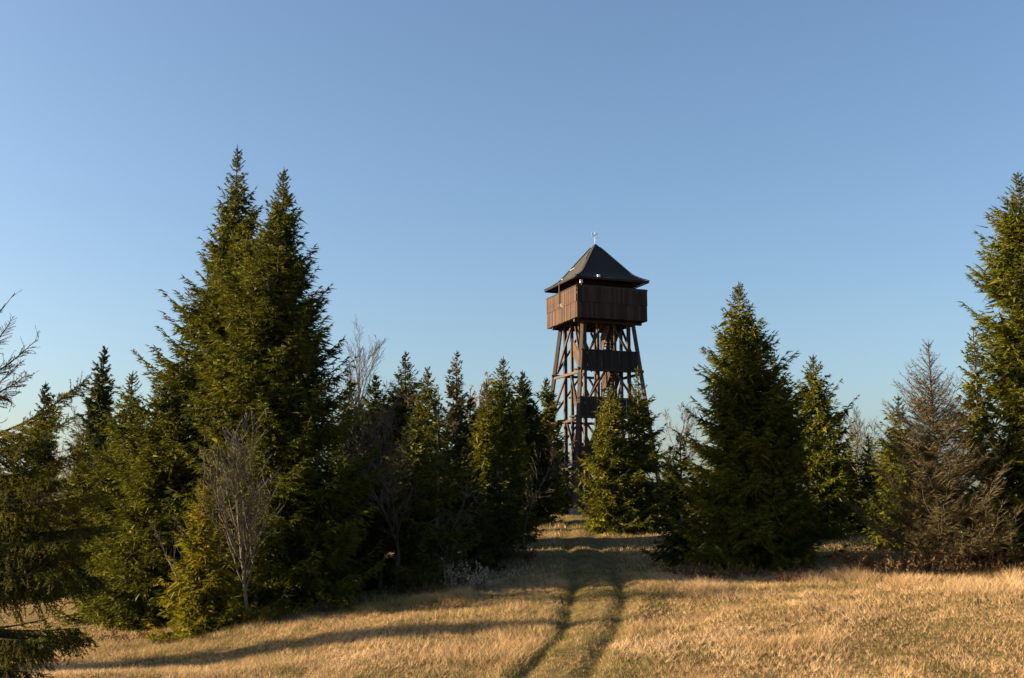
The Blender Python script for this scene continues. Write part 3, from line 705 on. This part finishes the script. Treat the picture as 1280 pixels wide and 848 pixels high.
# ------------------------------------------------------------------ bare broadleaf trees
def grow(seed, H, r0, up=0.3, ang=32, kids=(7, 6, 5), ratio=(0.55, 0.5, 0.5), first=0.22, stems=1, wob=0.10, spread0=8):
    r = np.random.RandomState(seed); S0, S1, A, B = [], [], [], []
    st = []
    for k in range(stems):
        a = math.radians(spread0*(0.4+r.rand())) if stems > 1 else math.radians(2); z_ = r.rand()*6.28
        st.append((np.array([r.randn()*0.03, r.randn()*0.03, -0.15]), np.array([math.sin(a)*math.cos(z_), math.sin(a)*math.sin(z_), math.cos(a)]), H*(0.8+0.2*r.rand() if stems > 1 else 1.0), r0, 0))
    while st:
        p, d, L, rad, lv = st.pop()
        n = max(3, int(L/0.28)) if lv < 2 else 3
        pts = [p]; dirs = [d]
        for q in range(n):
            d = d + r.randn(3)*wob + np.array([0, 0, up*(0.15 if lv == 0 else 0.28)]); d /= np.linalg.norm(d)
            pts.append(pts[-1]+d*L/n); dirs.append(d)
        rad_end = max(0.0035, rad*0.18)
        rs = np.linspace(rad, rad_end, n+1)
        S0 += pts[:-1]; S1 += pts[1:]; A += list(rs[:-1]); B += list(rs[1:])
        if lv < len(kids):
            m_ = int(kids[lv]*(0.75+0.5*r.rand()))
            for q in range(m_):
                s = (first if lv == 0 else 0.15) + (1-(first if lv == 0 else 0.15))*((q+r.rand())/m_)*0.97
                i = min(int(s*n), n-1); pp = pts[i] + (pts[i+1]-pts[i])*(s*n-i)
                b0 = dirs[i]; e = r.randn(3); e -= b0*e.dot(b0); e /= np.linalg.norm(e)
                a = math.radians(ang*(0.7+0.6*r.rand()))
                st.append((pp, b0*math.cos(a)+e*math.sin(a), L*ratio[lv]*(1.0-0.55*s)*(0.7+0.6*r.rand()), max(0.004, (rs[i])*0.55), lv+1))
    return np.array(S0), np.array(S1), np.array(A), np.array(B)

def bare_tree(px, ytop, d, label, mat, seed, name='bare_tree', r0=None, group=None, cat='tree', leaves=None, thick=1.0, x=None, H=None, **kw):
    if x is None: x = P(px, (ytop+640)/2, d)[0]
    zb = gz(x, d)
    if H is None: H = P(px, ytop, d)[2]-zb
    S0, S1, A, B = grow(seed, H*0.9, r0 or 0.012*H, **kw)
    k = H/max(S1[:, 2].max(), 0.1); S0[:, 2] *= k; S1[:, 2] *= k
    A = np.maximum(A, 0.006*thick); B = np.maximum(B, 0.0045*thick)
    root = empty(name, (x, d, zb)); props(root, label, cat, group)
    big = A > 0.02*max(1, thick)
    if big.sum() == 0: big[0] = True
    link('trunk', np_mesh('trunk', *tubes(S0[big], S1[big], A[big], B[big], 7), smooth=True), M[mat], root)
    if (~big).any():
        link('crown', np_mesh('crown', *tubes(S0[~big], S1[~big], A[~big], B[~big], 3)), M[mat], root)
    if leaves:
        r = np.random.RandomState(seed+1); n = leaves[1]
        i = r.choice(np.nonzero(~big)[0], n); u = r.rand(n)[:, None]
        p = S0[i]*(1-u)+S1[i]*u; dd = unit(r.randn(n, 3)); L = leaves[2]*(0.6+0.8*r.rand(n))
        V, F = spindles(p, dd, L, L*0.7, r.rand(n)*6.28)
        link('foliage', np_mesh('foliage', V, F, {'tint': r.rand(n)}), M[leaves[0]], root)
    return root

bare_tree(320, 513, 36.4, 'slender bare tree with upswept grey branches in front of the tall pair', 'bark_rowan', 2, r0=0.075, up=0.50, ang=27, kids=(30, 10, 5), ratio=(0.74, 0.42, 0.4), first=0.24, wob=0.045, thick=1.25)
bare_tree(466, 396, 68, 'fan-shaped bare treetop rising above the middle thicket', 'twig_brown', 3, up=0.35, ang=28, kids=(16, 8, 6), ratio=(0.5, 0.5, 0.5), first=0.45, thick=1.7)
bare_tree(845, 498, 92, 'pale rounded bare treetop right of the tower', 'twig_brown', 4, up=0.22, ang=36, kids=(16, 8, 6), ratio=(0.5, 0.5, 0.5), first=0.3, thick=2.2)
bare_tree(1080, 500, 88, 'reddish bare treetop behind the regular cone-shaped spruce', 'twig_brown', 5, up=0.22, ang=36, kids=(16, 9, 6), ratio=(0.5, 0.5, 0.5), first=0.3, thick=2.2)
bare_tree(1058, 515, 96, 'lower reddish bare treetop touching the regular cone-shaped spruce', 'twig_brown', 15, up=0.22, ang=36, kids=(16, 8, 6), ratio=(0.5, 0.5, 0.5), first=0.3, thick=2.2)
bare_tree(592, 452, 78, 'orange-leaved autumn tree between the spruces of the middle thicket', 'twig_brown', 6, up=0.2, ang=36, kids=(16, 8, 5), ratio=(0.45, 0.5, 0.5), first=0.3, thick=1.8, leaves=('autumn', 2600, 0.13))
bare_tree(478, 478, 43.8, 'brown bare-twigged tree leaning over the middle thicket', 'twig_brown', 7, up=0.15, ang=40, kids=(18, 9, 6), ratio=(0.5, 0.5, 0.45), first=0.3, thick=1.3)
bare_tree(503, 505, 43.2, 'lower brown bare tree in front of the stout dark spruce', 'twig_brown', 8, up=0.12, ang=42, kids=(18, 9, 6), ratio=(0.5, 0.5, 0.45), first=0.25, thick=1.3)
bare_tree(520, 470, 58, 'greyish bare crown among the tips of the middle thicket', 'twig_brown', 31, up=0.2, ang=38, kids=(16, 9, 6), ratio=(0.5, 0.5, 0.45), first=0.3, thick=1.6)
bare_tree(462, 500, 45.5, 'brown bare crown close to the dense tall spruce', 'twig_brown', 32, up=0.15, ang=40, kids=(16, 9, 6), ratio=(0.5, 0.5, 0.45), first=0.3, thick=1.3)
bare_tree(657, 545, 53, 'pale dead branches leaning out beside the wheel track', 'bark_grey', 9, up=0.2, ang=38, kids=(14, 7, 4), ratio=(0.5, 0.5, 0.45), first=0.3, thick=1.3)
bare_tree(78, 555, 60, 'brown leafless thicket tree behind the overhanging branches', 'twig_brown', 10, up=0.15, ang=40, kids=(12, 7, 5), ratio=(0.5, 0.5, 0.45), first=0.2, thick=1.6, stems=3)
bare_tree(112, 505, 62, 'grey-brown leafless tree beside the dark pointed spruce', 'twig_brown', 11, up=0.25, ang=34, kids=(18, 9, 6), ratio=(0.5, 0.5, 0.45), first=0.25, thick=1.6)
bare_tree(40, 590, 56, 'low leafless thicket shrub behind the drooping foreground tree', 'twig_brown', 12, name='bare_shrub', cat='shrub', up=0.15, ang=42, kids=(9, 6, 5), ratio=(0.5, 0.5, 0.45), first=0.1, thick=1.5, stems=4, spread0=28)
bare_tree(545, 600, 42.5, 'grey dead snag among the lower limbs of the gnarled spruce', 'bark_grey', 13, up=0.1, ang=50, kids=(14, 7, 4), ratio=(0.5, 0.5, 0.4), first=0.15, thick=1.2)
bare_tree(250, 640, 36.9, 'wispy bare sapling inside the yellow-green young spruce', 'bark_rowan', 14, name='sapling', up=0.35, ang=30, kids=(10, 6, 4), ratio=(0.5, 0.45, 0.4), first=0.2, thick=1.0, stems=2)

# ------------------------------------------------------------------ shrubs, bracken, dead stalks at the meadow's edge
def shrub(px, d, h, w, label, mat, seed, stems=24, leaf=None, name='shrub', n_leaf=1500, cat='shrub', group=None):
    r = np.random.RandomState(seed); x = P(px, 640, d)[0]; zb = gz(x, d)
    S0, S1, A, B = [], [], [], []
    for k in range(stems):
        a = r.rand()*6.28; q = w*0.35*r.rand()**0.5
        g, _, _, _ = 0, 0, 0, 0
        p = np.array([q*math.cos(a), q*math.sin(a), -0.05]); dd = np.array([math.cos(a)*(w/h)*0.5*r.rand(), math.sin(a)*(w/h)*0.5*r.rand(), 1.0]); dd /= np.linalg.norm(dd)
        L = h*(0.55+0.5*r.rand()); n = 4; rad = 0.010
        for s in range(n):
            e = p + dd*L/n; S0.append(p); S1.append(e); A.append(rad*(1-s/n)+0.003); B.append(rad*(1-(s+1)/n)+0.003)
            for _k in range(2):
                d3 = unit((dd+r.randn(3)*0.6)[None])[0]; l3 = L*0.28*(0.4+r.rand())
                S0.append(e); S1.append(e+d3*l3); A.append(0.005); B.append(0.003)
            p = e; dd = dd + r.randn(3)*0.14 - np.array([0, 0, 0.07]); dd /= np.linalg.norm(dd)
    S0, S1, A, B = map(np.array, (S0, S1, A, B))
    root = empty(name, (x, d, zb)); props(root, label, cat, group)
    props(link('stems', np_mesh('stems', *tubes(S0, S1, A, B, 3)), M[mat], root), kind='stuff')
    if leaf:
        i = r.randint(0, len(S0), n_leaf); u = r.rand(n_leaf)[:, None]
        ok = S1[i][:, 2] > 0.3*h
        i = i[ok]; u = u[ok]; n_ = len(i)
        V, F = spindles(S0[i]*(1-u)+S1[i]*u, unit(r.randn(n_, 3)), 0.09*(0.5+r.rand(n_)), np.full(n_, 0.05), r.rand(n_)*6.28)
        link('leaves', np_mesh('leaves', V, F, {'tint': r.rand(n_)}), M[leaf], root)
    return root
shrub(600, 38.4, 0.85, 0.75, 'clump of dead stalks with whitish fluffy seed heads by the track', 'twig_brown', 1, 22, 'fluff', name='seed_head_clump', n_leaf=700, cat='plant')
shrub(571, 38.9, 1.25, 0.8, 'thin grey clump of dead stalks left of the fluffy seed heads', 'twig_brown', 2, 26, 'fluff', name='seed_head_clump', n_leaf=350, cat='plant')
shrub(1066, 38.2, 1.0, 1.6, 'rusty brush at the left foot of the dead grey spruce', 'twig_red', 3, 46, 'bracken', name='brush', n_leaf=900)
for k, (px, d, h, w, lab) in enumerate([(1118, 37.6, 0.85, 1.9, 'tangle of brown brush under the dead grey spruce'), (1165, 37.7, 0.8, 1.9, 'brown bracken in front of the trunk of the dead grey spruce'),
                                        (1212, 37.4, 0.8, 1.8, 'brown bracken right of the dead grey spruce'), (1252, 37.2, 0.95, 1.6, 'rust-red bracken at the foot of the tall broad spruce'), (1292, 37.2, 1.0, 1.6, 'rust-red bracken at the far end of the brushy edge')]):
    shrub(px, d, h, w, lab, 'twig_red' if k > 2 else 'twig_brown', 20+k, 44, 'bracken', name='bracken', n_leaf=1100, cat='plant')
shrub(985, 37.2, 0.45, 1.3, 'low pile of dark red brushwood in the dry grass', 'twig_red', 5, 60, None, name='brush_pile', cat='brush')
shrub(1010, 38.4, 0.5, 1.2, 'low dark red heap behind the brushwood pile', 'twig_red', 6, 44, 'bracken', name='brush_pile', n_leaf=200, cat='brush')
for k, (px, d, h, w, lab) in enumerate([(1036, 67.5, 0.9, 3.0, 'low sunlit yellow-green bush at the far meadow edge'), (1066, 68.5, 0.85, 2.6, 'low green bush at the far meadow edge beside the dead spruce')]):
    shrub(px, d, h, w, lab, 'twig_brown', 40+k, 60, 'needle_yellow', n_leaf=4200)
shrub(330, 36.4, 0.5, 1.0, 'low green weeds at the foot of the bare grey tree', 'twig_brown', 45, 40, 'needle_yellow', name='weeds', n_leaf=1600, cat='plant')
shrub(430, 38.0, 0.45, 1.4, 'dull green weeds along the shade of the dense tall spruce', 'twig_brown', 46, 40, 'needle', name='weeds', n_leaf=1600, cat='plant')
shrub(530, 41.5, 0.9, 1.2, 'small brown-green bush below the gnarled spruce', 'twig_brown', 47, 40, 'needle', n_leaf=1800)

for k, (px, d, h, w, mt, lab) in enumerate([
        (118, 38.6, 0.45, 1.3, 'needle', 'green weeds at the left foot of the broad mid-height spruce'),
        (168, 37.6, 0.5, 1.4, 'bracken', 'brown weeds in front of the broad mid-height spruce'),
        (215, 36.2, 0.4, 1.1, 'needle_yellow', 'yellow-green weeds left of the yellow-green young spruce'),
        (372, 37.2, 0.5, 1.5, 'needle_yellow', 'yellow-green weeds right of the bare grey tree'),
        (402, 37.6, 0.45, 1.3, 'bracken', 'brown weeds in the shade of the dense tall spruce'),
        (462, 38.4, 0.55, 1.4, 'bracken', 'brown weeds below the shaded bushy spruce'),
        (495, 38.8, 0.5, 1.3, 'needle', 'green weeds in front of the tiny yellow-green seedling'),
        (545, 39.0, 0.5, 1.2, 'bracken', 'brown weeds left of the thin grey dead stalks'),
        (858, 38.8, 0.55, 1.4, 'bracken', 'brown weeds below the small dark spruce by the track'),
        (900, 38.2, 0.6, 1.3, 'bracken', 'brown weeds in front of the lone full spruce'),
        (948, 38.4, 0.5, 1.3, 'bracken', 'brown weeds between the lone full spruce and the brushwood pile'),
        (650, 47.0, 0.6, 1.4, 'bracken', 'brown weeds beside the low dark spruce at the bend of the track')]):
    shrub(px, d, h, w, lab, 'twig_brown', 70+k, 34, mt, name='weed_clump', n_leaf=900, cat='plant', group='weed clumps along the foot of the spruces')

# ------------------------------------------------------------------ dry grass
def grass(name, n, d0, d1, seed, hscale, wscale, label, tall=False):
    r = np.random.RandomState(seed)
    # tufts spread evenly over the ground of the view and a margin beside it
    d = np.sqrt(d0*d0 + (d1*d1-d0*d0)*r.rand(n)) if not tall else None
    half = 0.50*d + 4.0
    x = (r.rand(n)*2-1)*half
    # gather blades into tussocks
    cell = 0.22
    gxq = np.floor(x/cell); gyq = np.floor(d/cell)
    hsh = np.modf(np.sin(gxq*12.9898+gyq*78.233)*43758.5453)[0]; hsh2 = np.modf(np.sin(gxq*39.346+gyq*11.135)*24634.6345)[0]
    tcx = (gxq+0.5+0.7*hsh)*cell; tcy = (gyq+0.5+0.7*hsh2)*cell
    pull = 0.45*r.rand(n)**0.5
    x = x*(1-pull)+tcx*pull; d = d*(1-pull)+tcy*pull
    dl = np.abs(x-rut_x(d, RUT_L)); dr = np.abs(x-rut_x(d, RUT_R)); dm = np.minimum(dl, dr)
    z = ground_z(x, d)
    n1 = vnoise(x, d, 3.2, 31); n2 = vnoise(x, d, 0.9, 32); n3 = vnoise(x, d, 7.0, 33); n4 = vnoise(x, d, 0.35, 34)
    h = (0.055 + 0.09*n2*n2 + 0.07*n1*n1 + 0.05*np.abs(hsh) + 0.16*np.clip((vnoise(x, d, 1.9, 45)-0.72)/0.2, 0, 1))*hscale*(0.5+0.9*r.rand(n))
    # long unmown fringe before the trees
    fr_r = np.exp(-((d-36.2-1.0*(n3-0.5))/1.3)**2)*(x > 4.2); fr_l = np.exp(-((d-37.2+0.06*np.maximum(0, -x-3))/1.2)**2)*((x < -0.9) & (x > -15))
    h *= 1 + 1.5*np.maximum(fr_r, fr_l*0.9)*(0.1+2.2*n2*n1)
    h = np.where((r.rand(n) < 0.02) & (h < 0.2), h*1.6, h)
    rut = np.exp(-(dm/0.19)**2)*(0.35+0.9*vnoise(x*0, d, 1.3, 41))
    h *= 1-0.45*rut*(0.4+1.0*n2)
    mid = (x > rut_x(d, RUT_L)) & (x < rut_x(d, RUT_R))
    h = np.where(mid, h*0.6, h)
    tint = 0.60 + 0.34*(n1-0.5) + 0.22*(vnoise(x, d, 1.5, 44)-0.5) + 0.34*(n4-0.5) + 0.25*(n2-0.5) + 0.16*r.randn(n)*0.8 + 0.12*hsh
    tint -= 0.34*rut*(0.3+n2) + np.where(mid, 0.18, 0) + np.exp(-(dm/0.8)**2)*0.12
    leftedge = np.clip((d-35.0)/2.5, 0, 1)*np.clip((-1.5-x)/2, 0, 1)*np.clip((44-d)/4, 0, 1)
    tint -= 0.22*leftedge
    tint -= 0.5*np.clip((n3-0.50)/0.25, 0, 1)*r.rand(n)*n2*1.3 + 0.25*np.clip((vnoise(x, d, 0.5, 36)-0.72)/0.2, 0, 1)
    tint -= 0.10*np.clip((d-38)/6, 0, 1)
    tint = np.clip(tint, 0.02, 1.0)
    az = 6.28*vnoise(x, d, 2.6, 35) + r.randn(n)*1.7
    ln = h*(0.3+1.2*r.rand(n)); th = r.rand(n)*3.14
    w = wscale*(0.6+0.8*r.rand(n))
    wx, wy = np.cos(th)*w, np.sin(th)*w
    lx, ly = np.cos(az)*ln, np.sin(az)*ln
    V = np.empty((n, 3, 3))
    V[:, 0] = np.stack([x-wx, d-wy, z-0.02], 1); V[:, 1] = np.stack([x+wx, d+wy, z-0.02], 1)
    V[:, 2] = np.stack([x+lx, d+ly, z+h], 1)
    F = np.arange(3*n).reshape(-1, 3)
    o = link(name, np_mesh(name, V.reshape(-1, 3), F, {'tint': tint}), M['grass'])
    props(o, label, 'grass', kind='stuff')
grass('meadow_grass', 450000, 20.5, 41, 1, 0.80, 0.0062, 'short straw-coloured grass covering the near meadow and the wheel track')
grass('far_grass', 130000, 41, 90, 2, 1.0, 0.018, 'dry grass of the far meadow below the tower')

if __name__ == '__main__':
    tot = sum(len(o.data.polygons) for o in scene.objects if o.type == 'MESH')
    print('faces', tot, 'objects', len(scene.objects))
    for s_ in STATS: print(s_)
